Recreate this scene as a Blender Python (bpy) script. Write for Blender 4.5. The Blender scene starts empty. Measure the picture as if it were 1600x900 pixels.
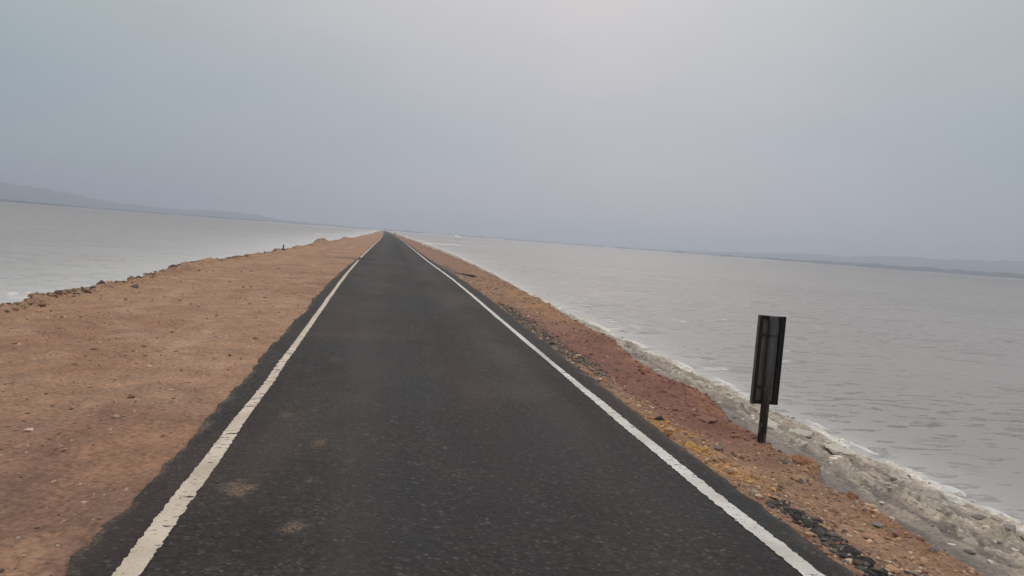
import bpy, bmesh, math, random
import numpy as np
from mathutils import Vector, Matrix

random.seed(7)
S = bpy.context.scene
C = S.collection
R = math.radians

# ------------------------------------------------------------------ camera
H_CAM, YAW, PITCH, ROLL = 1.7, R(10.2), R(3.7455), R(4.33)
cd = bpy.data.cameras.new('camera'); cam = bpy.data.objects.new('camera', cd); C.objects.link(cam)
cd.sensor_width = 36; cd.lens = 36*1150/1600; cd.clip_start = .05; cd.clip_end = 40000
cam.matrix_world = (Matrix.Translation((0, 0, H_CAM)) @ Matrix.Rotation(-YAW, 4, 'Z')
                    @ Matrix.Rotation(math.pi/2-PITCH, 4, 'X') @ Matrix.Rotation(ROLL, 4, 'Z'))
S.camera = cam

# ------------------------------------------------------------------ light
SUN_AZ, SUN_EL = R(17), R(36)
SKY_STRENGTH, SUN_ENERGY = .1, .8
HAZE_DENSITY = 4.2e-4
HAZE_COLOR = (.615, .675, .765)
sun_dir = Vector((math.sin(SUN_AZ)*math.cos(SUN_EL), math.cos(SUN_AZ)*math.cos(SUN_EL), math.sin(SUN_EL)))
W = bpy.data.worlds.new('World'); S.world = W; W.use_nodes = True
nt = W.node_tree; nt.nodes.clear()
def N(t, kind, **kw):
    n = t.nodes.new(kind)
    for k, v in kw.items():
        if k == 'ins':
            for i, x in v.items():
                if hasattr(x, 'is_linked') or hasattr(x, 'links'): t.links.new(x, n.inputs[i])
                else: n.inputs[i].default_value = x
        else: setattr(n, k, v)
    return n
def math_(t, op, a, b=None, c=None, clamp=False):
    ins = {0: a}
    if b is not None: ins[1] = b
    if c is not None: ins[2] = c
    return N(t, 'ShaderNodeMath', operation=op, use_clamp=clamp, ins=ins).outputs[0]
def mixc(t, f, a, b, blend='MIX'):
    n = t.nodes.new('ShaderNodeMix'); n.data_type = 'RGBA'; n.blend_type = blend
    for i, x in ((0, f), (6, a), (7, b)):
        if hasattr(x, 'links'): t.links.new(x, n.inputs[i])
        else: n.inputs[i].default_value = x if not (i > 0 and len(x) == 3) else (*x, 1)
    return n.outputs[2]
def ramp(t, f, stops, interp='LINEAR'):
    n = t.nodes.new('ShaderNodeValToRGB'); n.color_ramp.interpolation = interp
    el = n.color_ramp.elements
    while len(el) < len(stops): el.new(.5)
    for e, (p, c) in zip(el, stops):
        e.position = p; e.color = (*c, 1) if len(c) == 3 else c
    t.links.new(f, n.inputs[0]); return n.outputs[0]

sky = N(nt, 'ShaderNodeTexSky', sky_type='NISHITA', sun_disc=False, sun_elevation=SUN_EL, sun_rotation=SUN_AZ,
        air_density=1.0, dust_density=2.0, ozone_density=1.0)
tc = nt.nodes.new('ShaderNodeTexCoord')
sep = N(nt, 'ShaderNodeSeparateXYZ', ins={0: tc.outputs['Generated']})
veil = ramp(nt, sep.outputs[2], [(0, (.285, .335, .375)), (.15, (.312, .385, .42)), (.30, (.425, .475, .475)), (.5, (.60, .62, .63)), (1, (1.15, 1.14, 1.13))])
dt = N(nt, 'ShaderNodeVectorMath', operation='DOT_PRODUCT', ins={0: tc.outputs['Generated'], 1: Vector((math.sin(R(17))*math.cos(R(9)), math.cos(R(17))*math.cos(R(9)), math.sin(R(9))))}).outputs['Value']
glow = math_(nt, 'POWER', math_(nt, 'MAXIMUM', dt, 0), 7.0)
cl = N(nt, 'ShaderNodeTexNoise', ins={'Vector': N(nt, 'ShaderNodeMapping', ins={'Vector': tc.outputs['Generated'], 'Scale': (1, 1, 2.4)}).outputs[0], 'Scale': 2.3, 'Detail': 3.0, 'Roughness': .5}).outputs[0]
veil = mixc(nt, glow, veil, (.155, .088, .092), 'ADD')
back_fill = math_(nt, 'POWER', math_(nt, 'MAXIMUM', math_(nt, 'MULTIPLY', sep.outputs[1], -1.0), 0), 1.5)  # added fill: brighter sky lobe behind the camera, lifts surfaces facing it
veil = mixc(nt, back_fill, veil, (1.0, .91, .84), 'ADD')
veil = mixc(nt, 1.0, veil, ramp(nt, cl, [(.3, (.90, .945, .955)), (.7, (1.075, 1.04, 1.045))]), 'MULTIPLY')
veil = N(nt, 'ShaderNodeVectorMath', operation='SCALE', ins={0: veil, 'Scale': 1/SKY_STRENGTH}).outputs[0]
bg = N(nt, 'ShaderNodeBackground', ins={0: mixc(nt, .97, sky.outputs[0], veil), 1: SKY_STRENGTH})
nt.links.new(bg.outputs[0], N(nt, 'ShaderNodeOutputWorld').inputs[0])

sl = bpy.data.lights.new('sun', 'SUN'); sl.energy = SUN_ENERGY; sl.angle = R(18); sl.color = (1, .89, .82)
so = bpy.data.objects.new('sun', sl); C.objects.link(so); so.location = (0, 0, 60)
so.rotation_euler = (-sun_dir).to_track_quat('-Z', 'Y').to_euler()

S.view_settings.view_transform = 'Standard'; S.view_settings.look = 'None'
S.view_settings.exposure = 0.0; S.view_settings.gamma = 1; S.view_settings.use_curve_mapping = False
S.cycles.volume_bounces = 3

# ------------------------------------------------------------------ numeric helpers
def _hash(ix, iy, seed):
    h = (ix.astype(np.int64)*374761393 + iy.astype(np.int64)*668265263 + seed*974634777) & 0xffffffff
    h = ((h ^ (h >> 13))*1274126177) & 0xffffffff
    return (h ^ (h >> 16)) & 0xffff
def noise(x, y, seed=0):                       # gradient noise, about -1..1
    x, y = np.broadcast_arrays(np.asarray(x, float), np.asarray(y, float))
    ix, iy = np.floor(x), np.floor(y); fx, fy = x-ix, y-iy
    u, v = fx*fx*fx*(fx*(fx*6-15)+10), fy*fy*fy*(fy*(fy*6-15)+10)
    def g(dx, dy):
        a = _hash(ix+dx, iy+dy, seed)*(2*math.pi/65536)
        return np.cos(a)*(fx-dx)+np.sin(a)*(fy-dy)
    a, b, c, d = g(0, 0), g(1, 0), g(0, 1), g(1, 1)
    return 1.5*((a+(b-a)*u)*(1-v)+(c+(d-c)*u)*v)
def fbm(x, y, seed=0, o=4, gain=.5):
    s = 0; a = 1
    for k in range(o):
        s = s + a*noise(x*2**k, y*2**k, seed+k); a *= gain
    return s
def ss(a, b, x):
    t = np.clip((x-a)/(b-a), 0, 1); return t*t*(3-2*t)
def tab(y, pts):
    p = np.array(pts, float); return np.interp(y, p[:, 0], p[:, 1])

# the causeway, measured across from the road's own line
def cx(y):
    f = lambda q: tab(q, [(-20, 0), (20, 0), (40, .04), (50, .12), (60, .2), (75, .33), (100, .55), (120, .75), (180, 1.0), (300, 1.2), (400, 1.2), (700, .9), (1500, .4)])
    y = np.asarray(y, float); d = np.maximum(y*.06, .3)
    return (f(y-d)+2*f(y)+f(y+d))/4
def road_z(y): return .2*ss(4, 27, np.asarray(y, float))
def edge_r(y): return tab(y, [(-20, 3.9), (5.3, 3.9), (5.7, 3.85), (6.2, 4.18), (6.6, 4.0), (7.6, 4.08), (9.3, 4.4), (10.4, 4.25), (14.6, 4.6), (24, 4.72), (35, 4.95), (61, 5.05), (91, 4.75), (130, 4.7), (1500, 4.6)])
def edge_l(y): return tab(y, [(-20, -6.0), (14, -5.95), (16, -5.8), (18, -5.9), (20, -5.85), (26, -6.1), (33, -5.8), (44, -5.7), (70, -5.85), (115, -5.3), (231, -4.9), (1500, -4.8)])
def water_r(y): return tab(y, [(-20, 6.0), (5.8, 6.05), (22, 6.2), (30, 6.4), (46, 7.2), (84, 8.2), (150, 8.5), (1500, 9)])
def water_l(y): return tab(y, [(-20, -7.7), (15, -7.6), (25, -7.7), (45, -8.0), (80, -8.8), (1500, -9)])
WZ = -.6
RL, RR = -1.36, 2.68

def profile(u, y):
    """height of the causeway and weights of its materials at (u across, y along)"""
    fade = 1/(1+np.maximum(y, 0)/60)            # noise gets coarser far off
    n1 = fbm(u*.9, y*.9, 11); n2 = fbm(u*4, y*4, 21); n3 = fbm(u*13, y*13, 31, 3)
    uw = u + .10*n1 + .075*n2 + .03*n3
    zr = road_z(y)
    # right side
    e = edge_r(y); w = water_r(y) + .16*fbm(y*.8, y*0+3, 5) + .05*fbm(y*5, u*2, 6)
    t = ss(2.6, 4.0, u)
    dirt = zr - .045 - .15*t*(1 - .6*ss(20, 40, y)) + .016*n1 + .012*n2 + .009*n3
    dirt = dirt + .07*np.exp(-((e-uw-.12)/.16)**2)*np.clip(.2+noise(u*.7, y*.7, 44), 0, 1)
    dirt = dirt + .16*np.exp(-((e-u-.3)/.3)**2)*np.clip(fbm(u*.6, y*.22, 46, 5), 0, 1)*ss(16, 24, y)
    ridge = 1-np.abs(noise(u*3.0+.35*n2, y*.55+u*.5, 51)); ridge2 = 1-np.abs(noise(u*7+.4*n2, y*1.5+u*1.0, 53))
    lump = fbm(u*4.5, y*2.6, 57, 4, .42)
    q = np.clip((u-e)/np.maximum(w-e, .3), 0, 3)
    silt0 = -.34 + .10*ss(15, 40, y)
    silt = silt0 + (WZ-silt0)*q
    crust_w = ss(.16, .5, q+.12*n1)*(1-.55*ss(.9, 1.15, q))
    silt = silt + crust_w*(1-.45*ss(.5, 1, q))*(.055*(ridge**4-.3)+.026*(ridge2**3-.35)+.034*lump+.016*n3+.010*fbm(u*27, y*19, 59, 2)) + .008*n2
    silt = np.where(q > 1, np.maximum(silt, -3+0*silt), silt)
    k = ss(e-.05, e+.07, uw)
    zright = dirt*(1-k)+np.minimum(silt, dirt+.05)*k
    # left side
    el = edge_l(y); uwl = -uw
    dl = zr - .015 - .06*ss(1.3, 5, -u) + .02*n1 + .012*n2 + .007*n3
    dl = dl + .012*np.sin((u+.25*n1)*5.2)*ss(-6, -5, u)*fade
    berm = np.exp(-((u-el-.35)/.4)**2)
    dl = dl + berm*(.0+.17*np.clip(fbm(u*1.1, y*.33, 61, 5), -.2, 1)+.06*np.clip(n2, 0, 1))
    dl = dl + (.30*np.exp(-((y-67)/3.0)**2-((u+5.6)/.8)**2)+.22*np.exp(-((y-97)/4)**2-((u+5.3)/.8)**2))*(1+.5*n1+.4*n2)
    kl = ss(-el-.05, -el+.55, uwl)
    wl = water_l(y)
    bank = -.35 + (WZ+.35)*np.clip((-u+el)/np.maximum(el-wl, .3), 0, 3) + .03*n2
    zleft = dl*(1-kl)+np.minimum(bank, dl)*kl
    z = np.where(u > .5, zright, zleft)
    under = ss(RL-.02, RL+.16, u)*(1-ss(RR-.16, RR+.02, u))
    z = z*(1-under)+(zr-.09)*under
    z = np.maximum(z, -1.6+.02*n1)
    return dict(z=z, k=k, kl=kl, q=q, crust=crust_w, ridge=ridge, lump=lump, n1=n1, n2=n2, n3=n3, e=e, el=el, uw=uw, ridge2=ridge2)
def ground_z(x, y):
    return float(profile(np.array([x-float(cx(y))]), np.array([float(y)]))['z'][0])

def rows(y0, y1, k, dmin):
    r = [y0]
    while r[-1] < y1: r.append(r[-1]+max(dmin, k*max(r[-1], 0)))
    r[-1] = y1
    return np.array(r)

def grid_mesh(name, X, Y, Z, smooth=True):
    ny, nx = X.shape
    me = bpy.data.meshes.new(name)
    co = np.stack([X, Y, Z], -1).reshape(-1, 3).astype(np.float32)
    i = np.arange(ny*nx).reshape(ny, nx)
    f = np.stack([i[:-1, :-1], i[:-1, 1:], i[1:, 1:], i[1:, :-1]], -1).reshape(-1)
    me.vertices.add(len(co)); me.vertices.foreach_set('co', co.ravel())
    nf = len(f)//4
    me.loops.add(len(f)); me.loops.foreach_set('vertex_index', f.astype(np.int32))
    me.polygons.add(nf); me.polygons.foreach_set('loop_start', np.arange(0, nf*4, 4, dtype=np.int32))
    me.polygons.foreach_set('use_smooth', np.full(nf, smooth))
    me.update(calc_edges=True)
    return me
def raw_mesh(name, co, faces, smooth=False):
    me = bpy.data.meshes.new(name)
    me.vertices.add(len(co)); me.vertices.foreach_set('co', np.asarray(co, np.float32).ravel())
    f = np.asarray(faces, np.int32); nf, m = f.shape
    me.loops.add(nf*m); me.loops.foreach_set('vertex_index', f.ravel())
    me.polygons.add(nf); me.polygons.foreach_set('loop_start', np.arange(0, nf*m, m, dtype=np.int32))
    me.polygons.foreach_set('use_smooth', np.full(nf, smooth))
    me.update(calc_edges=True); return me
def attr_color(me, name, col):
    a = me.attributes.new(name, 'FLOAT_COLOR', 'POINT')
    c = np.ones((len(me.vertices), 4), np.float32); c[:, :3] = col.reshape(-1, 3)
    a.data.foreach_set('color', c.ravel())
def attr_float(me, name, v):
    a = me.attributes.new(name, 'FLOAT', 'POINT'); a.data.foreach_set('value', v.astype(np.float32).ravel())
def link(name, me, mat, parent=None, kind=None):
    o = bpy.data.objects.new(name, me); C.objects.link(o)
    if mat and not me.materials: me.materials.append(mat)
    if parent: o.parent = parent
    if kind: o['kind'] = kind
    return o
def tag(o, label, cat, group=None):
    o['label'] = label; o['category'] = cat
    if group: o['group'] = group
    return o
def thing(name, loc, label, cat, group=None, rz=0):
    o = bpy.data.objects.new(name, None); C.objects.link(o); o.location = loc; o.rotation_euler = (0, 0, rz)
    o.empty_display_size = .2
    return tag(o, label, cat, group)

# ------------------------------------------------------------------ materials
def mat(name):
    m = bpy.data.materials.new(name); m.use_nodes = True
    t = m.node_tree; t.nodes.clear()
    out = t.nodes.new('ShaderNodeOutputMaterial'); p = t.nodes.new('ShaderNodeBsdfPrincipled')
    t.links.new(p.outputs[0], out.inputs[0])
    return m, t, p, out
def setp(t, p, **kw):
    for k, v in kw.items():
        s = p.inputs[k]
        if hasattr(v, 'links'): t.links.new(v, s)
        else: s.default_value = (*v, 1) if isinstance(v, tuple) and len(v) == 3 else v
def tnoise(t, vec, scale, detail=3, rough=.55, stretch=None):
    if stretch: vec = N(t, 'ShaderNodeMapping', ins={'Vector': vec, 'Scale': stretch}).outputs[0]
    return N(t, 'ShaderNodeTexNoise', ins={'Vector': vec, 'Scale': scale, 'Detail': float(detail), 'Roughness': rough}).outputs[0]
def ocoord(t): return t.nodes.new('ShaderNodeTexCoord').outputs['Object']
def bump(t, h, strength, dist, normal=None):
    ins = {'Height': h, 'Strength': strength, 'Distance': dist}
    if normal: ins['Normal'] = normal
    return N(t, 'ShaderNodeBump', ins=ins).outputs[0]
def attr(t, name, out='Color'): return N(t, 'ShaderNodeAttribute', attribute_name=name).outputs[out]

# earth of the causeway
m_earth, t, p, _ = mat('earth')
v = ocoord(t)
na = tnoise(t, v, 2.2, 4, .6); nb = tnoise(t, v, 26, 4, .65); ncx = tnoise(t, v, 130, 2)
vo = N(t, 'ShaderNodeTexVoronoi', ins={'Vector': v, 'Scale': 34.0, 'Randomness': 1.0})
vsp = N(t, 'ShaderNodeSeparateColor', ins={0: vo.outputs['Color']}).outputs[0]
c = attr(t, 'zone')
c = mixc(t, 1.0, c, ramp(t, na, [(.3, (.80, .80, .82)), (.7, (1.18, 1.15, 1.12))]), 'MULTIPLY')
c = mixc(t, 1.0, c, ramp(t, nb, [(.28, (.66, .64, .62)), (.5, (1, 1, 1)), (.75, (1.3, 1.3, 1.28))]), 'MULTIPLY')
c = mixc(t, 1.0, c, ramp(t, vsp, [(0, (.78, .77, .78)), (.5, (1, 1, 1)), (.9, (1.08, 1.07, 1.05)), (1, (1.15, 1.14, 1.13))]), 'MULTIPLY')
setp(t, p, **{'Base Color': c, 'Roughness': N(t, 'ShaderNodeMapRange', ins={0: attr(t, 'wet', 'Fac'), 3: .96, 4: .5}).outputs[0], 'Specular IOR Level': .25,
     'Normal': bump(t, nb, .55, .03, bump(t, ncx, .4, .006, bump(t, vo.outputs['Distance'], .35, .01)))})

# asphalt
m_asph, t, p, _ = mat('asphalt')
v = ocoord(t)
g1 = tnoise(t, v, 170, 2); g2 = tnoise(t, v, 1.1, 4, .6); g3 = tnoise(t, v, 18, 4, .6); g4 = tnoise(t, v, 3, 4, .6, (1, .18, 1))
vo = N(t, 'ShaderNodeTexVoronoi', ins={'Vector': v, 'Scale': 48.0})
vs = N(t, 'ShaderNodeSeparateColor', ins={0: vo.outputs['Color']}).outputs[0]
c = ramp(t, g2, [(.25, (.021, .0193, .0178)), (.5, (.0285, .026, .024)), (.75, (.037, .034, .0315))])
c = mixc(t, 1.0, c, ramp(t, g3, [(.28, (.48, .48, .48)), (.72, (1.55, 1.53, 1.5))]), 'MULTIPLY')
c = mixc(t, 1.0, c, ramp(t, g4, [(.3, (.80, .80, .80)), (.7, (1.18, 1.18, 1.18))]), 'MULTIPLY')
c = mixc(t, 1.0, c, ramp(t, vs, [(0, (.55, .55, .56)), (.55, (1, 1, 1)), (.9, (1.2, 1.19, 1.17)), (.985, (1.5, 1.47, 1.42)), (1, (3.0, 2.9, 2.7))]), 'MULTIPLY')
c = mixc(t, ramp(t, tnoise(t, v, .35, 3, .5, (1, .5, 1)), [(.45, (0, 0, 0)), (.62, (.75, .75, .75))]), c, (.0265, .027, .0285))
c = mixc(t, attr(t, 'tint', 'Fac'), c, (.040, .0265, .026))
c = mixc(t, math_(t, 'MULTIPLY', attr(t, 'worn', 'Fac'), .55), c, (.056, .052, .0485))
c = mixc(t, ramp(t, vs, [(.93, (0, 0, 0)), (1, (.8, .8, .8))]), c, (.075, .072, .068))
c = mixc(t, math_(t, 'MULTIPLY', attr(t, 'dark', 'Fac'), .78), c, (.012, .0115, .0115))
dm = math_(t, 'MULTIPLY', attr(t, 'dust', 'Fac'), ramp(t, tnoise(t, v, 55, 3, .6), [(.42, (.05, .05, .05)), (.60, (1, 1, 1))]))
c = mixc(t, dm, c, (.235, .165, .11))
setp(t, p, **{'Base Color': c, 'Roughness': .88, 'Specular IOR Level': .25,
     'Normal': bump(t, g1, .5, .006, bump(t, vo.outputs['Distance'], .6, .008))})

def paint(name, col, holes):
    m, t, p, out = mat(name)
    v = ocoord(t)
    a = tnoise(t, v, 8, 5, .68, (1, 4.0, 1)); b = tnoise(t, v, 90, 3); cr = tnoise(t, v, 1.4, 3)
    c = mixc(t, 1.0, col, ramp(t, cr, [(.32, (.70, .67, .63)), (.62, (1.04, 1.04, 1.04))]), 'MULTIPLY')
    c = mixc(t, 1.0, c, ramp(t, a, [(.3, (.80, .79, .77)), (.7, (1.05, 1.05, 1.05))]), 'MULTIPLY')
    c = mixc(t, 1.0, c, ramp(t, b, [(.3, (.85, .85, .85)), (.6, (1.03, 1.03, 1.03))]), 'MULTIPLY')
    setp(t, p, **{'Base Color': c, 'Roughness': .75, 'Normal': bump(t, b, .4, .004)})
    msk = math_(t, 'ADD', a, math_(t, 'MULTIPLY', cr, .35))
    msk = math_(t, 'GREATER_THAN', math_(t, 'ADD', msk, math_(t, 'MULTIPLY', b, .12)), holes)
    tr = t.nodes.new('ShaderNodeBsdfTransparent'); mx = N(t, 'ShaderNodeMixShader', ins={0: msk, 1: p.outputs[0], 2: tr.outputs[0]})
    t.links.new(mx.outputs[0], out.inputs[0])
    return m
m_cream = paint('worn_cream_paint', (.64, .55, .45), .83)
m_white = paint('worn_white_paint', (.62, .60, .575), .86)

# turbid salt water
m_water, t, p, _ = mat('turbid_water')
v = ocoord(t)
w1 = tnoise(t, v, .55, 4, .6, (1, 1.7, 1)); w2 = tnoise(t, v, 2.6, 4, .6, (1, 1.8, 1)); w3 = tnoise(t, v, .03, 3, .55)
gate = ramp(t, tnoise(t, v, .16, 3, .6, (1, 1.4, 1)), [(.40, (0, 0, 0)), (.66, (1, 1, 1))])
hgt = math_(t, 'ADD', math_(t, 'MULTIPLY', w1, .7), math_(t, 'MULTIPLY', math_(t, 'MULTIPLY', w2, gate), .45))
c = ramp(t, w3, [(.3, (.275, .256, .243)), (.7, (.315, .292, .276))])
c = mixc(t, attr(t, 'deep', 'Fac'), c, (.182, .176, .176))
c = mixc(t, attr(t, 'milk', 'Fac'), c, (.55, .54, .52))
w4 = tnoise(t, v, 2.0, 3, .55, (1, 2.8, 1))
rip = ramp(t, w4, [(.57, (0, 0, 0)), (.70, (1, 1, 1))], 'EASE')
g2w = ramp(t, tnoise(t, v, .07, 3, .6, (1, 1.5, 1)), [(.35, (.12, .12, .12)), (.62, (1, 1, 1))])
w5 = tnoise(t, v, .33, 3, .5, (1, 2.2, 1))
rip = math_(t, 'MULTIPLY', rip, g2w)
rip5 = ramp(t, w5, [(.56, (0, 0, 0)), (.70, (1, 1, 1))], 'EASE')
setp(t, p, **{'Base Color': c, 'Roughness': .3, 'IOR': 1.33, 'Specular IOR Level': .17,
     'Normal': bump(t, hgt, .42, .2, bump(t, rip, .8, .13, bump(t, rip5, .5, .45)))})

def simple(name, col, rough=.8, var=.15, scale=20, spec=.3, bmp=0):
    m, t, p, _ = mat(name)
    v = ocoord(t); n = tnoise(t, v, scale, 4, .6)
    c = mixc(t, 1.0, col, ramp(t, n, [(.3, (1-var,)*3), (.7, (1+var,)*3)]), 'MULTIPLY')
    setp(t, p, **{'Base Color': c, 'Roughness': rough, 'Specular IOR Level': spec})
    if bmp: setp(t, p, Normal=bump(t, n, .6, bmp))
    return m
m_salt = simple('pale_salt', (.76, .73, .69), .8, .12, .2)
m_shore = simple('far_salt_shore', (.46, .44, .41), .85, .25, .05)
m_land = simple('far_flat', (.30, .26, .23), .95, .2, .01)
m_scrub = simple('far_scrub', (.035, .042, .045), .95, .25, .02)
m_hill = simple('far_hill', (.085, .10, .105), .95, .2, .004)
m_foam = simple('foam', (.57, .56, .545), .7, .1, 9, .3, .02)
m_gravel, t, p, _ = mat('gravel')
v = ocoord(t); n = tnoise(t, v, 120, 3)
setp(t, p, **{'Base Color': mixc(t, 1.0, attr(t, 'zone'), ramp(t, n, [(.3, (.75,)*3), (.7, (1.2,)*3)]), 'MULTIPLY'), 'Roughness': .92, 'Specular IOR Level': .25})

# ------------------------------------------------------------------ causeway
ys = np.concatenate([np.arange(-14, 2.6, .3), rows(2.6, 1500, .0058, .02)])
us = np.concatenate([[-70, -30, -18, -13, -10.5], np.arange(-9.5, -7, .12), np.arange(-7, -1.15, .045), np.arange(-1.1, 2.4, .5),
                     np.arange(2.5, 6.9, .024), np.arange(6.95, 9.6, .09), [10.5, 13, 18, 30, 70]])
U, Y = np.meshgrid(us, ys)
P = profile(U, Y)
X = U + cx(Y)
def lerp(a, b, f): f = np.clip(f, 0, 1)[..., None]; return a*(1-f)+np.asarray(b, float)*f
n_a = fbm(U*.35, Y*.22, 71); n_b = fbm(U*1.3, Y*.8, 73); n_c = fbm(U*2.6, Y*2.1, 75)
col = np.zeros(U.shape+(3,)) + np.array((.312, .188, .12))
# left shoulder: tan brown, mauve in places, paler worn paths
left = U < .6
cl_ = lerp(col, (.235, .122, .078), ss(-.05, .5, fbm(U*.35, Y*.30, 72, 4))*.5)
cl_ = lerp(cl_, (.385, .25, .175), ss(.1, .7, n_b)*.45)
cl_ = lerp(cl_, (.155, .088, .066), ss(9, 4.0, Y)*ss(-.6, .4, n_b+.4*n_a)*.7)
cl_ = lerp(cl_, (.40, .27, .19), .5*(np.exp(-((U+2.5+.1*n_a)/.16)**2)+np.exp(-((U+4.1+.1*n_a)/.17)**2))*ss(-.2, .5, fbm(U*.8, Y*.15, 78)))
cl_ = lerp(cl_, (.34, .215, .12), np.exp(-((U-P['el']-.55)/.5)**2)*ss(-.1, .5, n_b)*.7)
cl_ = lerp(cl_, (.10, .085, .075), np.exp(-((U-P['el']-.02)/.18)**2)*ss(-.15, .45, fbm(U*.6, Y*.35, 77))*.6)
cl_ = lerp(cl_, (.075, .065, .055), np.exp(-((Y-37.3-.5*n_b)/1.0)**2)*ss(-3.6, -1.6, U)*.85)
cl_ = lerp(cl_, (.30, .26, .22), P['kl']*.7)
cl_ = lerp(cl_, (.60, .56, .50), P['kl']*ss(-7.0, -7.6, U)*.8)
# right shoulder
cr_ = lerp(col*.78, (.31, .195, .125), ss(0, .6, n_b)*.5)
red = ss(5.9, 7.2, Y+.5*n_b)*ss(22, 12, Y+3*n_a)*ss(2.9, 3.3, U+.12*n_c)
cr_ = lerp(cr_, (.185, .082, .062), red*.9)
cr_ = lerp(cr_, (.225, .125, .09), ss(20, 30, Y)*.35+.4*ss(.1, .6, n_a)*ss(14, 20, Y))
och = np.exp(-((U-2.98)/.22)**2)*ss(4.9, 5.5, Y)*ss(8.2, 6.9, Y)*ss(-.5, .3, n_c)
och = np.maximum(och, np.exp(-((U-P['e']+.5)/.38)**2)*ss(15, 18, Y)*ss(36, 25, Y)*ss(-.55, .3, n_b))
cr_ = lerp(cr_, (.37, .195, .075), och*.6)
lip = np.exp(-((P['uw']-P['e']+.08)/.16)**2)*ss(-.35, .35, fbm(U*1.2, Y*1.2, 79))
cr_ = lerp(cr_, (.31, .15, .075), lip*.75*ss(40, 15, Y))
grav = np.exp(-((U-3.02-.10*n_c)/.22)**2)*(ss(9.5, 11, Y)*ss(19, 15, Y)*ss(-.5, .2, n_b+.5)*.95+ss(26, 30, Y)*ss(40, 36, Y)*.8)
grav = np.maximum(grav, np.exp(-((U-3.0-.05*n_c)/.10)**2)*ss(4.9, 4.5, Y)*.85)
cr_ = lerp(cr_, (.085, .08, .072), grav)
# grey silt and salt crust below the lip
q = P['q']
silt = np.zeros_like(col)+np.array((.20, .172, .15))
silt = lerp(silt, (.125, .112, .098), ss(0, .6, fbm(U*2.2, Y*1.0, 81))*.7)
crust = P['crust']*ss(-.25, .55, (P['ridge']-.55)*1.6+.55*P['lump']+.35*(P['ridge2']-.5))
silt = lerp(silt, (.43, .375, .295), crust*.85)
silt = lerp(silt, (.115, .10, .085), ss(.1, .55, fbm(U*5+.8*n_c, Y*.9, 82))*ss(1.0, .55, q)*.7)
st1 = fbm(U*7+.6*n_c, Y*.55, 86, 3)
silt = lerp(silt, (.50, .455, .39), ss(.15, .6, st1)*ss(.35, .6, q)*.75)
silt = lerp(silt, (.17, .15, .13), ss(-.1, -.55, st1)*ss(1.0, .8, q)*.6)
silt = lerp(silt, (.13, .115, .10), ss(.90, 1.0, 1-np.abs(fbm(U*6, Y*2.6, 85, 3)))*P['crust']*.55)
silt = lerp(silt, (.24, .235, .17), ss(.15, .7, fbm(U*1.8+5, Y*.7, 83))*P['crust']*.45)
silt = lerp(silt, (.66, .64, .59), ss(.84, .98, q+.10*n_c)*.85)
cr_ = lerp(cr_, silt, P['k'])
col = np.where(left[..., None], cl_, cr_)
wet = np.where(left, P['kl']*.3, P['k']*(.55-.4*crust))
me = grid_mesh('ground', X, Y, P['z']); attr_color(me, 'zone', col); attr_float(me, 'wet', wet)
link('ground', me, m_earth, kind='structure')

# ------------------------------------------------------------------ road slab
ry = np.concatenate([np.arange(-14, 2.6, .4), rows(2.6, 1500, .006, .03)])
rl = RL + .05*fbm(ry*.45, ry*0, 91) + .034*fbm(ry*3.5, ry*0, 92, 5) + .22*ss(18, 45, ry) + .02*ss(5, 2, ry)
rr = RR + .03*fbm(ry*.55, ry*0+9, 93) + .026*fbm(ry*3, ry*0+9, 94, 5) + tab(ry, [(0, 0), (5, .0), (9, .05), (18, .12), (35, .06), (60, 0), (1500, 0)])
s = np.concatenate([[0], np.linspace(0, 1, 84), [1]])
Sg, Ry = np.meshgrid(s, ry)
Ur = rl[:, None]*(1-Sg)+rr[:, None]*Sg
Zr = road_z(Ry)+.002*noise(Ur*1.3, Ry*.5, 95)
Zr[:, 0] -= .11; Zr[:, -1] -= .11
Ur[:, 0] -= .02; Ur[:, -1] += .02
me = grid_mesh('road', Ur+cx(Ry), Ry, Zr)
dust = np.zeros_like(Ur)
for (sx, sy, ra, rb, a) in [(-.81, 4.78, .085, .13, .8), (-.39, 4.18, .058, .08, .78), (-.38, 5.84, .05, .10, .65), (-.74, 6.64, .06, .14, .4), (-.37, 4.96, .035, .05, .4),
                            (-.14, 5.4, .03, .06, .35), (-.5, 9.4, .08, .2, .2), (-.3, 11.5, .9, .35, .12), (.1, 21, .3, .6, .15)]:
    d = np.hypot((Ur-sx)/ra, (Ry-sy)/rb)+.55*fbm(Ur*16, Ry*12, 97)
    dust = np.maximum(dust, a*ss(1.25, .65, d))
dust = np.maximum(dust, .9*ss(.05, -.03, Ur-rl[:, None]-.0+.05*fbm(Ur*5, Ry*2.2, 98)))
dust = np.maximum(dust, .5*ss(.07, -.03, rr[:, None]-Ur+.05*fbm(Ur*5, Ry*2.2, 99)))
dust = np.maximum(dust, .10*ss(0, .8, fbm(Ur*.8, Ry*.3, 100)))
dark = .8*np.exp(-((Ur-1.0-.08*fbm(Ry*.15, Ry*0, 101))/.20)**2)*ss(6, 12, Ry)*(.55+.45*fbm(Ur*1.5, Ry*.3, 102))
dark = np.maximum(dark, ss(35.0, 36.2, Ry+.5*fbm(Ur*2, Ry, 103))*ss(38.6, 37.6, Ry+.5*fbm(Ur*2, Ry, 104))*(.35+.65*ss(.2, -.8, Ur))*.95)
dark = np.maximum(dark, .9*np.exp(-((Ur-1.15)/.33)**2)*ss(34, 40, Ry)*ss(200, 100, Ry))
dark = np.maximum(dark, .35*ss(.1, .7, fbm(Ur*.7, Ry*.25, 105)))
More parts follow.
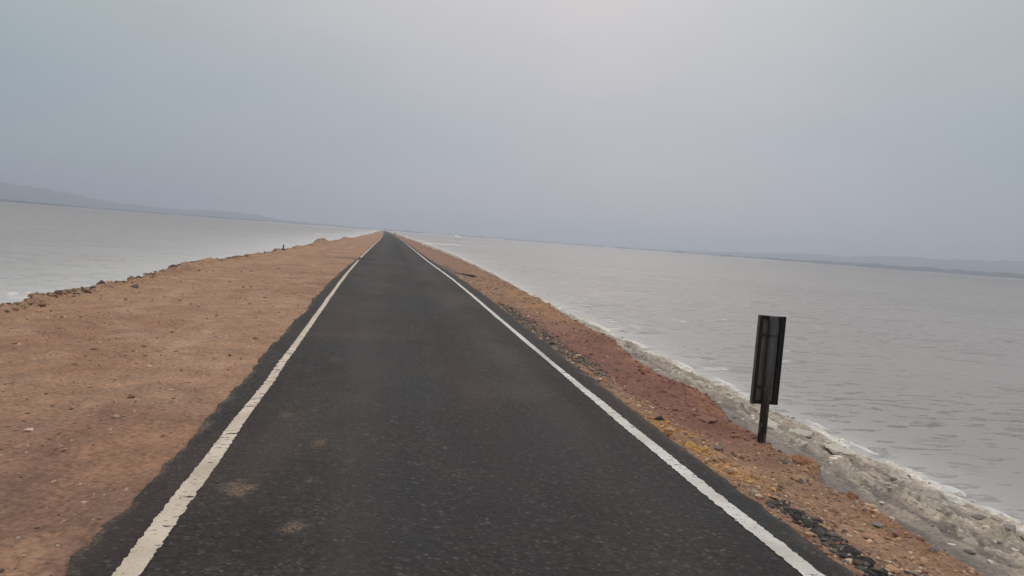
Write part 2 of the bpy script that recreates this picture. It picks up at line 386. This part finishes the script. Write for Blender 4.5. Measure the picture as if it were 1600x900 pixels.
dark = np.maximum(dark, .45*(np.exp(-((Ur+.95)/.12)**2)+np.exp(-((Ur-2.2)/.15)**2))*ss(-.3, .5, fbm(Ur*2, Ry*.2, 107)))
tint = np.maximum(.8*np.exp(-((Ur-1.03)/.28)**2-((Ry-8.8)/2.4)**2), .8*np.exp(-((Ur+.75)/.2)**2-((Ry-5.6)/1.3)**2))
tint = np.maximum(tint, .5*ss(.15, .7, fbm(Ur*.5+3, Ry*.2, 106)))
worn = (np.exp(-((Ur+.1-.06*fbm(Ry*.12, Ry*0, 109))/.30)**2)+.8*np.exp(-((Ur-1.75)/.28)**2))*(.55+.5*fbm(Ur*1.1, Ry*.18, 110))
attr_float(me, 'worn', np.clip(worn, 0, 1))
attr_float(me, 'dust', np.clip(dust, 0, 1)); attr_float(me, 'dark', np.clip(dark, 0, 1)); attr_float(me, 'tint', np.clip(tint, 0, 1))
link('road', me, m_asph, kind='structure')

def edge_line(name, u0, wid, m, gap, seed):
    y = rows(2.7, 700, .0035, .012); sg = np.linspace(0, 1, 7)
    S_, Y_ = np.meshgrid(sg, y)
    ja = .011*fbm(y*9, y*0, seed, 3)+.008*noise(y*34, y*0, seed+5)+.012*noise(y*.7, y*0, seed+7)
    jb = .011*fbm(y*9, y*0+7, seed+1, 3)+.008*noise(y*34, y*0+7, seed+6)+.012*noise(y*.7, y*0, seed+7)
    hw = wid/2*(1-.30*ss(4, 10, y)+.12*noise(y*.35, y*0, seed+11))
    U_ = (u0-hw+ja)[:, None]*(1-S_)+(u0+hw+jb)[:, None]*S_
    me = grid_mesh(name, U_+cx(Y_), Y_, road_z(Y_)+.005+Y_*2e-5)
    if gap:
        bm = bmesh.new(); bm.from_mesh(me)
        bmesh.ops.delete(bm, geom=[f for f in bm.faces if gap[0] < f.calc_center_median().y+.25*math.sin(f.calc_center_median().x*40) < gap[1]], context='FACES')
        bm.to_mesh(me); bm.free()
    o = link(name, me, m, kind='structure')
edge_line('road_marking', -1.085, .12, m_cream, (35.4, 38.4), 121)
edge_line('road_marking', 2.418, .124, m_white, None, 131)

# ------------------------------------------------------------------ water
wy = np.concatenate([[-7500, -2500, -800, -250, -80, -30], np.arange(-14, 3, 1.0), rows(3, 1600, .03, .25), [2200, 3500, 7900]])
wu = np.concatenate([-np.geomspace(10, 7400, 40)[::-1], np.arange(-9.6, -7.1, .15), [-6, 0, 4], np.arange(5.4, 9.6, .1), np.geomspace(9.8, 7400, 40)])
WU, WY = np.meshgrid(wu, wy)
me = grid_mesh('water', WU+np.where(np.abs(WU) < 100, cx(np.clip(WY, -20, 1500)), 0), WY, np.full(WU.shape, WZ))
dsh = np.where(WU > 0, WU-water_r(WY), -WU+water_l(WY))+.25*fbm(WU*.5, WY*.35, 141)
ext = np.where(WU > 0, .45+.02*np.clip(WY, 0, 100), 3.0+.05*np.clip(WY, 0, 100))
milk = np.where(WU > 0, .45, .9)*np.exp(-np.clip(dsh, 0, 1e4)/ext)
attr_float(me, 'deep', 1-np.exp(-np.clip(dsh, 0, 1e4)/260))
attr_float(me, 'milk', milk)
link('water', me, m_water, kind='structure')

# ------------------------------------------------------------------ far shore, hills
def polar(name, azs, rads, zf, m):
    A, Rr = np.meshgrid(np.radians(azs), rads)
    me = grid_mesh(name, Rr*np.sin(A), Rr*np.cos(A), zf(np.degrees(A), Rr))
    return link(name, me, m, kind='structure')
AZ = np.linspace(-80, 80, 900)
shore = lambda a: 1500+90*noise(a*.12, a*0, 151)+30*noise(a*.7, a*0, 152)
polar('salt_flat', AZ, np.array([1380, 1420, 1450, 1480, 1510, 1540, 1580, 1620, 1700]),
      lambda a, r: WZ-.3+(.9+1.3*ss(-14, -4, a)*ss(35, 18, a))*ss(-40, 30, r-shore(a))*(.55+.45*np.clip(.5+noise(a*.6, r*.002, 153), 0, 1)), m_shore)
polar('far_land', AZ, np.array([1650, 1700, 1900, 2400, 3500, 5000, 7000]), lambda a, r: WZ+.9+(r-1650)*.0006, m_land)
def band(name, r0, r1, hf, m, n=10):
    rads = np.linspace(r0, r1, n); 
    return polar(name, AZ, rads, lambda a, r: -.5+hf(a)*np.sin(np.clip((r-r0)/(r1-r0), 0, 1)*math.pi)**.8*(1+.12*noise(a*1.5, r*.004, 161)), m)
band('low_shore', 2150, 2500, lambda a: np.clip(3.4+2.6*noise(a*.9, a*0, 163)+1.5*noise(a*4, a*0, 164), .3, 12)+np.where(a > 20, 9*ss(22, 42, a)*(1+.2*noise(a*.6, a*0, 165)), 0)+4*ss(-19, -25, a), m_scrub)
HT = [(-80, .012), (-50, .013), (-33.7, .0115), (-28, .0153), (-24.8, .0181), (-24, .0188), (-22.8, .0176), (-21.35, .0151), (-19.9, .0116), (-18.6, .0087), (-17.6, .0074),
      (-14, .0066), (-11.9, .0082), (-9.7, .0080), (-7.7, .0037), (-2.8, .0014), (0, .0008), (19, .0008), (24.6, .0037), (29.2, .0078), (31.2, .0098), (32.4, .0106), (34.3, .0099), (36.8, .0135), (38.1, .0147), (40.4, .0146), (44.9, .0182), (51, .02), (60, .016), (80, .012)]
band('hills', 3700, 5300, lambda a: 4500*1.06*(tab(a, HT)+.0005*noise(a*1.3, a*0, 167)+.00025*noise(a*5, a*0, 168)), m_hill, 16)

def bar(name, pts, wid, hgt, m, seed, kind='structure'):
    """low flat-topped bank of salt along a line of points"""
    pts = np.array(pts, float); n = 90
    tt = np.linspace(0, len(pts)-1, n); px = np.interp(tt, range(len(pts)), pts[:, 0]); py = np.interp(tt, range(len(pts)), pts[:, 1])
    sg = np.linspace(-1, 1, 9); S_, T_ = np.meshgrid(sg, np.arange(n))
    end = np.sqrt(np.clip(1-np.abs(np.linspace(-1, 1, n))**4, 0, 1))
    wv = wid*end*(.55+.5*np.abs(fbm(np.arange(n)*.09, np.zeros(n), seed)))
    Xb = px[:, None]+.25*S_*wv[:, None]; Yb = py[:, None]+S_*wv[:, None]
    Zb = WZ-.05+(hgt+.05)*(1-S_**2)**.7*(end*(.6+.5*noise(np.arange(n)*.23, np.zeros(n), seed+3)))[:, None]
    return link(name, grid_mesh(name, Xb, Yb, Zb), m, kind=kind)
bar('salt_bar', [(7.2, 164), (10, 167.5), (15.5, 176), (20, 180.5)], 3.2, .13, m_salt, 171)
bar('salt_bar', [(20.6, 181), (24.5, 183.5), (29, 189)], 1.3, .07, m_salt, 172)
bar('salt_bar', [(-17, 187), (-14.5, 194), (-12.3, 203)], 3.0, .12, m_salt, 173)
bar('salt_bar', [(26, 300), (31, 306), (40, 312)], 2.0, .1, m_salt, 174)

# ------------------------------------------------------------------ haze
bpy.ops.mesh.primitive_cube_add(size=1)
hz = bpy.context.object; hz.name = 'haze'; hz['kind'] = 'stuff'
hz.scale = (15400, 15900, 134); hz.location = (0, 250, -3+67)
mh = bpy.data.materials.new('haze'); mh.use_nodes = True; t = mh.node_tree; t.nodes.clear()
pv = N(t, 'ShaderNodeVolumePrincipled', ins={'Color': (*HAZE_COLOR, 1), 'Density': HAZE_DENSITY, 'Anisotropy': 0.62})
t.links.new(pv.outputs[0], N(t, 'ShaderNodeOutputMaterial').inputs['Volume'])
hz.data.materials.append(mh)

# ------------------------------------------------------------------ gravel (uncountable)
ICO = None
def ico_base():
    bm = bmesh.new(); bmesh.ops.create_icosphere(bm, subdivisions=1, radius=1)
    co = np.array([v.co[:] for v in bm.verts]); f = np.array([[v.index for v in fc.verts] for fc in bm.faces]); bm.free(); return co, f
IC, IF = ico_base()
rng = np.random.default_rng(5)
def gravel(name, u, y, size, colr, label=None):
    n = len(u); pz = profile(u, y)['z']; x = u+cx(y)
    v = IC[None]*(1+.28*rng.standard_normal((n, 12, 1)))
    sc = size[:, None]*np.stack([rng.uniform(.7, 1.35, n), rng.uniform(.7, 1.35, n), rng.uniform(.35, .8, n)], -1)
    v = v*sc[:, None]
    a = rng.uniform(0, 6.283, n); ca, sa = np.cos(a)[:, None], np.sin(a)[:, None]
    vx, vy = v[..., 0]*ca-v[..., 1]*sa, v[..., 0]*sa+v[..., 1]*ca
    co = np.stack([vx+x[:, None], vy+y[:, None], v[..., 2]+pz[:, None]+.15*size[:, None]], -1).reshape(-1, 3)
    f = (IF[None]+12*np.arange(n)[:, None, None]).reshape(-1, 3)
    me = raw_mesh(name, co, f); attr_color(me, 'zone', np.repeat(colr[:, None], 12, 1))
    return link(name, me, m_gravel, kind='stuff')
def palette(n, cols, wts, var=.25):
    k = rng.choice(len(cols), n, p=np.array(wts)/sum(wts))
    return np.array(cols)[k]*(1+var*rng.standard_normal((n, 1))).clip(.4, 1.8)
# right shoulder
n = 30000
y = 3.0*np.exp(rng.uniform(0, 1, n)**1.0*math.log(30/3.0)); u = rng.uniform(2.72, 4.9, n)
keep = (u < edge_r(y)+.03)
dens = .25+.75*np.exp(-((u-2.95)/.25)**2)+.5*ss(-.1, .5, fbm(u*1.5, y*1.2, 181))+.5*np.exp(-((u-edge_r(y))/.25)**2)
keep &= rng.uniform(0, 1.5, n) < dens
u, y = u[keep], y[keep]; n = len(u)
size = np.clip(.0075*np.exp(.55*rng.standard_normal(n)), .003, .035)*(1+.02*y)
colr = palette(n, [(.34, .21, .13), (.44, .32, .22), (.20, .10, .075), (.13, .11, .10), (.42, .25, .11)], [4, 3, 3, 1.5, .8])
rd = (ss(5.9, 7.2, y)*ss(20, 13, y)*ss(2.95, 3.3, u)) > rng.uniform(0, 1, n)
colr[rd] = palette(rd.sum(), [(.21, .10, .075), (.28, .15, .115), (.16, .075, .06), (.36, .24, .19)], [4, 3, 3, 1])
oc = (np.exp(-((u-2.98)/.2)**2)*ss(4.9, 5.4, y)*ss(8.2, 7, y)) > rng.uniform(0, 1.1, n)
colr[oc] = palette(oc.sum(), [(.46, .25, .09), (.42, .28, .15), (.30, .16, .07)], [4, 3, 2])
gravel('gravel', u, y, size, colr)
# crumbled asphalt beside the right edge
n = 900
y = rng.uniform(3.3, 4.85, n); u = 2.97+.055*rng.standard_normal(n)+.03*np.sin(y*6)
size = np.clip(.011*np.exp(.5*rng.standard_normal(n)), .004, .035)
gravel('asphalt_rubble', u, y, size, palette(n, [(.045, .044, .042), (.075, .072, .068), (.16, .12, .09)], [5, 3, 1]))
n = 1300
y = rng.uniform(9.5, 18.5, n); u = 3.05+.16*rng.standard_normal(n)
gravel('asphalt_rubble', u, y, np.clip(.013*np.exp(.5*rng.standard_normal(n)), .005, .04), palette(n, [(.06, .058, .054), (.10, .095, .09), (.2, .15, .11)], [5, 3, 1.5]))
# left shoulder
n = 9000
y = 3.3*np.exp(rng.uniform(0, 1, n)*math.log(26/3.3)); u = rng.uniform(-6.4, -1.36, n)
keep = rng.uniform(0, 1.2, n) < .3+.7*ss(-.1, .6, fbm(u*1.1, y*.9, 183))
u, y = u[keep], y[keep]; n = len(u)
gravel('gravel', u, y, np.clip(.006*np.exp(.55*rng.standard_normal(n)), .0025, .025)*(1+.03*y),
       palette(n, [(.33, .21, .14), (.42, .31, .23), (.20, .11, .075), (.14, .10, .085)], [5, 2, 3, 1]))
# broken stone along the left lip
n = 1300
y = 11*np.exp(rng.uniform(0, 1, n)*math.log(60/11)); u = edge_l(y)+.02+.12*rng.standard_normal(n)
gravel('gravel', u, y, np.clip(.028*np.exp(.5*rng.standard_normal(n)), .01, .07), palette(n, [(.14, .105, .08), (.22, .14, .095), (.32, .22, .13)], [3, 4, 3]))
# salt lumps on the right waterside
n = 500
y = 4*np.exp(rng.uniform(0, 1, n)*math.log(40/4)); f_ = np.clip(.62+.22*rng.standard_normal(n), .2, 1.0); u = edge_r(y)+f_*(water_r(y)-edge_r(y))
gravel('salt_crust', u, y, np.clip(.018*np.exp(.6*rng.standard_normal(n)), .005, .06), palette(n, [(.50, .46, .39), (.36, .32, .27), (.20, .18, .16)], [4, 3, 2], .15))

# ------------------------------------------------------------------ foam
def foam_lump(cx_, cy_, sx, sy, sz, seed):
    n, k = 26, 18
    A, B = np.meshgrid(np.linspace(0, 2*math.pi, n, endpoint=False), np.linspace(0, 1, k))
    rr_ = B*(1+.28*fbm(np.cos(A)*1.6+seed, np.sin(A)*1.6, seed, 3))
    x, y_ = cx_+sx*rr_*np.cos(A), cy_+sy*rr_*np.sin(A)
    z = WZ-.01+(sz+.01)*np.clip(1-B**2, 0, 1)**.6*(1+.5*fbm(x*6, y_*6, seed+2, 3))
    A = None
    i = np.arange(n*k).reshape(k, n); j = np.roll(i, -1, 1)
    f = np.stack([i[:-1], i[1:], j[1:], j[:-1]], -1).reshape(-1, 4)
    return np.stack([x, y_, z], -1).reshape(-1, 3), f
co, fs, off = [], [], 0
for k, (x, y, sx, sy, sz) in enumerate([(-9.0, 20.2, .13, .16, .06), (-8.78, 20.5, .07, .09, .035), (-8.95, 20.9, .05, .1, .025), (-8.5, 19.6, .3, .12, .012), (-8.9, 18.6, .35, .15, .01),
                                        (6.12, 6.72, .10, .16, .05), (6.08, 6.95, .06, .14, .03), (6.14, 7.3, .05, .25, .02), (6.1, 6.1, .05, .3, .02), (6.16, 8.2, .05, .3, .02),
                                        (6.25, 9.4, .04, .35, .02), (6.3, 12.4, .07, .5, .03), (6.25, 14.2, .07, .6, .03), (6.3, 17, .08, .8, .03), (6.35, 20.5, .09, 1.2, .03)]):
    a, b = foam_lump(x, y, sx, sy, sz*(.55 if x > 0 else 1), 200+k); co.append(a); fs.append(b+off); off += len(a)
link('foam', raw_mesh('foam', np.concatenate(co), np.concatenate(fs), True), m_foam, kind='stuff')

# ------------------------------------------------------------------ single stones
def stone_mesh(name, seed, chop=5, rough=.3):
    r = random.Random(seed); bm = bmesh.new(); bmesh.ops.create_icosphere(bm, subdivisions=3, radius=1)
    planes = [(Vector((r.uniform(-1, 1), r.uniform(-1, 1), r.uniform(-.6, 1))).normalized(), r.uniform(.55, .85)) for _ in range(chop)]
    for vv in bm.verts:
        for nn, d in planes:
            e = vv.co.dot(nn)-d
            if e > 0: vv.co -= nn*e*.92
    cc = np.array([q_.co[:] for q_ in bm.verts])
    dn = rough*fbm(cc[:, 0]*1.5+cc[:, 2]*.9+seed, cc[:, 1]*1.5-cc[:, 2]*.7, seed, 5, .6)
    for vv, d in zip(bm.verts, dn): vv.co *= 1+float(d)
    me = bpy.data.meshes.new(name); bm.to_mesh(me); bm.free(); return me
def stone_mat(name, col): return simple(name, col, .92, .3, 14, .25, .02)
MS = {k: stone_mat(k+'_stone', c_) for k, c_ in dict(ochre=(.46, .26, .09), tan=(.38, .25, .155), pale=(.45, .36, .27), red=(.24, .12, .085), orange=(.30, .15, .082), dark=(.10, .078, .065), tar=(.04, .039, .037), salt=(.50, .46, .39)).items()}
def stone(name, kind, x, y, size, label, cat, group=None, seed=1, sink=.25, chop=5):
    me = stone_mesh(name, seed, chop)
    o = link(name, me, MS[kind]); o.scale = size; o.location = (x, y, ground_z(x, y)+size[2]*(1-2*sink)*.5)
    o.rotation_euler = (0, 0, seed*1.7)
    return tag(o, label, cat, group)
st = 'stone'
stone(st, 'ochre', 2.885, 6.2, (.075, .06, .035), 'bright ochre stone, the largest yellow one beside the right white line', 'stone', None, 1)
stone(st, 'ochre', 2.965, 6.13, (.05, .04, .022), 'flat ochre stone just right of the largest yellow stone', 'stone', None, 2)
stone(st, 'ochre', 2.77, 6.85, (.045, .035, .02), 'small ochre stone at the asphalt edge, farther away than the largest yellow stone', 'stone', None, 3)
stone(st, 'tan', 3.0, 5.84, (.085, .065, .04), 'tan block, largest of the tan cluster between the white line and the hazard sign post', 'stone', 'tan stones clustered near the sign post', 4)
stone(st, 'tan', 3.06, 5.72, (.05, .045, .028), 'small tan stone on the right of the tan cluster by the white line', 'stone', 'tan stones clustered near the sign post', 5)
stone(st, 'tan', 2.88, 5.82, (.055, .045, .03), 'tan stone on the left of the tan cluster by the white line', 'stone', 'tan stones clustered near the sign post', 6)
stone(st, 'tan', 2.9, 5.5, (.045, .04, .025), 'tan stone at the near end of the tan cluster by the white line', 'stone', 'tan stones clustered near the sign post', 7)
stone(st, 'pale', 2.88, 5.03, (.030, .026, .016), 'pale stone among brown gravel, farthest of the pale ones beside the asphalt edge', 'stone', 'pale stones along the right asphalt edge', 8)
stone(st, 'pale', 2.90, 4.32, (.026, .02, .016), 'pale grey stone between the asphalt edge and the upper end of the black rubble', 'stone', 'pale stones along the right asphalt edge', 9)
stone(st, 'pale', 2.745, 3.93, (.022, .017, .014), 'small pale stone touching the asphalt edge left of the black rubble', 'stone', 'pale stones along the right asphalt edge', 10)
stone(st, 'pale', 2.93, 3.95, (.024, .02, .014), 'pale stone lying in the middle of the black rubble', 'stone', 'pale stones along the right asphalt edge', 11)
stone(st, 'red', 3.72, 7.68, (.16, .11, .025), 'flat reddish slab on the red dirt left of the hazard sign', 'stone', None, 12, .3, 3)
stone(st, 'orange', 3.76, 7.0, (.11, .05, .03), 'orange clod on the edge of the red dirt just left of the sign post', 'clod', None, 13)
for k, (x, y, s_, l) in enumerate([(4.02, 6.28, .10, 'orange clod on the dirt lip right of the sign post, left one of two'), (4.16, 6.36, .125, 'largest orange clod on the dirt lip right of the sign post'),
                                   (3.86, 5.25, .075, 'orange clod on the broken dirt lip halfway down to the lower right corner'), (3.62, 5.62, .07, 'small tan clod on the bare dirt below the hazard sign')]):
    stone('dirt_clod', 'orange' if k < 3 else 'tan', x, y, (s_, s_*.8, s_*.5), l, 'clod', None, 21+k, .3)
for k, (x, y, s_) in enumerate([(2.99, 4.62, .035), (2.95, 4.42, .045), (2.97, 4.27, .04), (3.01, 4.1, .05), (2.955, 3.98, .04), (2.97, 3.84, .055), (3.03, 3.9, .04), (2.95, 3.7, .05)]):
    stone('asphalt_chunk', 'tar', x, y, (s_, s_*.8, s_*.55), 'black chunk of broken asphalt in the rubble beside the right white line', 'asphalt chunk', 'black asphalt chunks right of the road', 31+k)
stone('asphalt_chunk', 'tar', 2.97, 7.2, (.06, .04, .035), 'lone black asphalt chunk at the edge of the red dirt left of the ochre stones', 'asphalt chunk', None, 40)
o = stone('asphalt_chunk', 'tar', 3.42, 30.6, (.30, .85, .045), 'long black asphalt scrap lying on the right shoulder far up the road', 'asphalt chunk', None, 41, .25, 3); o.rotation_euler = (0, 0, .5)
stone(st, 'dark', -5.2, 17.0, (.14, .09, .05), 'dark brown clod alone on the left dirt shoulder near its far lip', 'clod', None, 42)
for k, (x, y, s_, l) in enumerate([(-5.75, 14.6, .07, 'dark rock on the left shoulder lip nearest to the left picture edge'), (-5.62, 15.6, .09, 'reddish dark rock on the left lip below the white foam patch'),
                                   (-5.78, 16.8, .08, 'dark rock on the left lip at the near end of the dark rock row'), (-5.82, 18.0, .085, 'dark rock in the middle of the dark rock row on the left lip'),
                                   (-5.8, 19.3, .10, 'dark rock at the far end of the dark rock row on the left lip'), (-5.95, 22.8, .12, 'grey rock on the left lip where the bank juts out beyond the dark row')]):
    stone('rock', 'dark', x, y, (s_, s_*.8, s_*.6), l, 'rock', 'dark rocks along the left lip', 51+k)
for k, (x, y, s_, l) in enumerate([(5.12, 8.75, .16, 'whitish salt boulder on the shore just right of the sign post'), (5.42, 8.5, .11, 'whitish salt lump right of the salt boulder by the sign post'), (5.4, 7.7, .13, 'whitish salt lump nearer than the salt boulder by the sign post')]):
    stone('salt_lump', 'salt', x, y, (s_, s_*1.4, s_*.5), l, 'salt lump', None, 61+k, .3, 2)

# ------------------------------------------------------------------ hazard sign seen from behind
def box(bm, x0, x1, y0, y1, z0, z1, bev=0):
    r = bmesh.ops.create_cube(bm, size=1)
    for vv in r['verts']:
        vv.co = Vector(((x0+x1)/2+vv.co.x*(x1-x0), (y0+y1)/2+vv.co.y*(y1-y0), (z0+z1)/2+vv.co.z*(z1-z0)))
    if bev:
        ed = list({e for vv in r['verts'] for e in vv.link_edges}); bmesh.ops.bevel(bm, geom=ed, offset=bev, segments=2, affect='EDGES', profile=.5)
def cyl(bm, x, y, z0, z1, r0, r1=None, seg=24, bev=0):
    r = bmesh.ops.create_cone(bm, cap_ends=True, segments=seg, radius1=r0, radius2=r0 if r1 is None else r1, depth=z1-z0)
    for vv in r['verts']: vv.co += Vector((x, y, (z0+z1)/2))
    return r
def bobj(name, bm, m, parent=None, smooth=False):
    me = bpy.data.meshes.new(name); bm.to_mesh(me); bm.free()
    for f in me.polygons: f.use_smooth = smooth and len(f.vertices) == 4
    return link(name, me, m, parent)
m_rim = simple('black_painted_steel', (.008, .0075, .007), .6, .35, 12, .2, .004)
m_back = simple('dull_grey_steel', (.085, .08, .075), .6, .3, 6, .4)
m_post, t, p, _ = mat('scuffed_post_paint')
v = ocoord(t); a = tnoise(t, v, 22, 5, .65, (1, 1, .5))
low = N(t, 'ShaderNodeMapRange', ins={0: N(t, 'ShaderNodeSeparateXYZ', ins={0: v}).outputs[2], 1: .0, 2: .35, 3: .16, 4: 0.0}).outputs[0]
setp(t, p, **{'Base Color': mixc(t, ramp(t, math_(t, 'ADD', a, low), [(.60, (0, 0, 0)), (.70, (1, 1, 1))]), (.013, .012, .011), (.12, .09, .07)), 'Roughness': .6, 'Normal': bump(t, a, .3, .003)})
sx, sy = 3.915, 6.8; sz = ground_z(sx, sy)
sg = thing('hazard_sign', (sx, sy, sz), 'narrow black hazard sign seen from behind, on a short post above the salt shore', 'road sign', rz=R(-3))
sg.rotation_euler = (R(-1.0), R(.6), R(-3))
bm = bmesh.new(); cyl(bm, 0, 0, -.25, 1.275, .0415, seg=32); bobj('post', bm, m_post, sg, True)
Z0, Z1 = .375, 1.275
bm = bmesh.new(); box(bm, -.134, .134, .050, .054, Z0, Z1); pan = bobj('panel', bm, m_back, sg)
bm = bmesh.new()
for x0, x1 in ((-.139, -.094), (.094, .139)): box(bm, x0, x1, .022, .0485, Z0-.003, Z1+.003, .002)
box(bm, -.0935, .0935, .0225, .0485, Z0-.002, Z0+.034, .002); box(bm, -.0935, .0935, .0225, .0485, Z1-.034, Z1+.002, .002)
bobj('frame', bm, m_rim, pan)
bm = bmesh.new()
for x in (-.140, .1385): box(bm, x, x+.0015, .010, .0565, Z0-.004, Z1+.004)
bobj('edge_trim', bm, m_back, pan)
for z in (.55, 1.08):
    bm = bmesh.new(); cyl(bm, 0, 0, z-.010, z+.010, .0435, seg=32)
    box(bm, -.075, -.046, .030, .0485, z-.013, z+.013); box(bm, .046, .075, .030, .0485, z-.013, z+.013)
    bobj('clamp', bm, m_post, sg)

# ------------------------------------------------------------------ guide posts
m_gp = simple('white_post_paint', (.80, .78, .74), .7, .08, 6)
m_gb = simple('black_post_band', (.04, .04, .04), .7, .1, 6)
def guide_post(x, y, h, w, label):
    z = ground_z(x, y)
    o = thing('guide_post', (x, y, z), label, 'guide post', 'white guide posts along the causeway')
    bm = bmesh.new(); box(bm, -w/2, w/2, -w/2, w/2, -.2, h, .015)
    r = bmesh.ops.create_cone(bm, cap_ends=True, segments=4, radius1=w*.66, radius2=w*.2, depth=.05)
    for vv in r['verts']: vv.co = Matrix.Rotation(math.pi/4, 3, 'Z') @ vv.co + Vector((0, 0, h+.026))
    bobj('post', bm, m_gp, o)
    bm = bmesh.new(); box(bm, -w/2-.004, w/2+.004, -w/2-.004, w/2+.004, -.1, .035); bobj('base', bm, m_gb, o)
guide_post(4.95, 92.5, .62, .16, 'white guide post nearest on the right shoulder, beside the start of the salt bar')
guide_post(5.05, 160, .85, .20, 'white guide post farther up the right shoulder, second after the nearest one')
guide_post(5.65, 322, 1.0, .32, 'farthest small white guide post on the right shoulder near where the road vanishes')
guide_post(-4.25, 150, .85, .20, 'white guide post nearest on the left shoulder, near the vanishing road')
guide_post(-3.78, 252, .95, .26, 'left one of two far white guide posts on the left shoulder')
guide_post(-3.45, 258, .95, .26, 'right one of two far white guide posts on the left shoulder')
z = ground_z(5.05, 318)
o = thing('marker_stub', (5.05, 318, z), 'dull grey stub beside the farthest white guide post on the right shoulder', 'marker')
bm = bmesh.new(); box(bm, -.2, .2, -.2, .2, -.2, 1.0, .04); bobj('post', bm, simple('grey_concrete', (.22, .2, .19), .9), o)

# dark stake on the left lip
x, y = -5.45, 43.0; z = ground_z(x, y)
o = thing('stake', (x, y, z), 'short dark wooden stake standing upright in a lump of stone on the left lip', 'stake')
m_wood = simple('dark_wood', (.045, .034, .03), .9, .3, 10)
bm = bmesh.new(); cyl(bm, 0, 0, -.2, .34, .045, .035, 10); bobj('stake_pole', bm, m_wood, o, True)
me = stone_mesh('foot', 71); b = link('foot_stone', me, MS['dark'], o); b.scale = (.13, .11, .09); b.location = (.01, 0, .05)

# white boards standing in the water far out on the right
m_board = simple('white_board', (.88, .87, .85), .6, .04, 3)
m_leg = simple('dark_stake', (.10, .095, .09), .8, .1, 3)
for (x, y, w, h0, h1, l) in [(33.65, 345, .80, 1.35, 2.60, 'left one, tallest of three small white boards on thin stakes far out in the water'),
                             (34.9, 345, .95, 1.35, 2.3, 'middle one, widest of three small white boards on thin stakes far out in the water'),
                             (35.8, 344, .6, 1.0, 2.0, 'right one, lowest of three small white boards on thin stakes far out in the water')]:
    o = thing('marker_board', (x, y, WZ), l, 'marker', 'white marker boards in the lake')
    bm = bmesh.new(); box(bm, -w/2, w/2, -.06, .0, h0, h1, .03); bobj('board', bm, m_board, o)
    for s_ in (-1, 1):
        bm = bmesh.new(); cyl(bm, s_*w*.28, .05, -.9, h1-.1, .035, seg=8); bobj('leg', bm, m_leg, o, True)

# two faint towers on the far shore
m_tow = simple('pale_plaster', (.55, .53, .5), .8, .05, .5)
for x, l in ((125, 'left one of two faint pale towers on the far shore left of the white boards'), (130, 'right one of two faint pale towers on the far shore left of the white boards')):
    o = thing('tower', (x, 1480, WZ), l, 'tower', 'faint towers on the far shore')
    bm = bmesh.new(); box(bm, -1.1, 1.1, -1.1, 1.1, -.5, 4.6, .06); bobj('shaft', bm, m_tow, o)
    bm = bmesh.new(); box(bm, -1.4, 1.4, -1.4, 1.4, 4.603, 5.0, .06); bobj('roof', bm, m_tow, o)
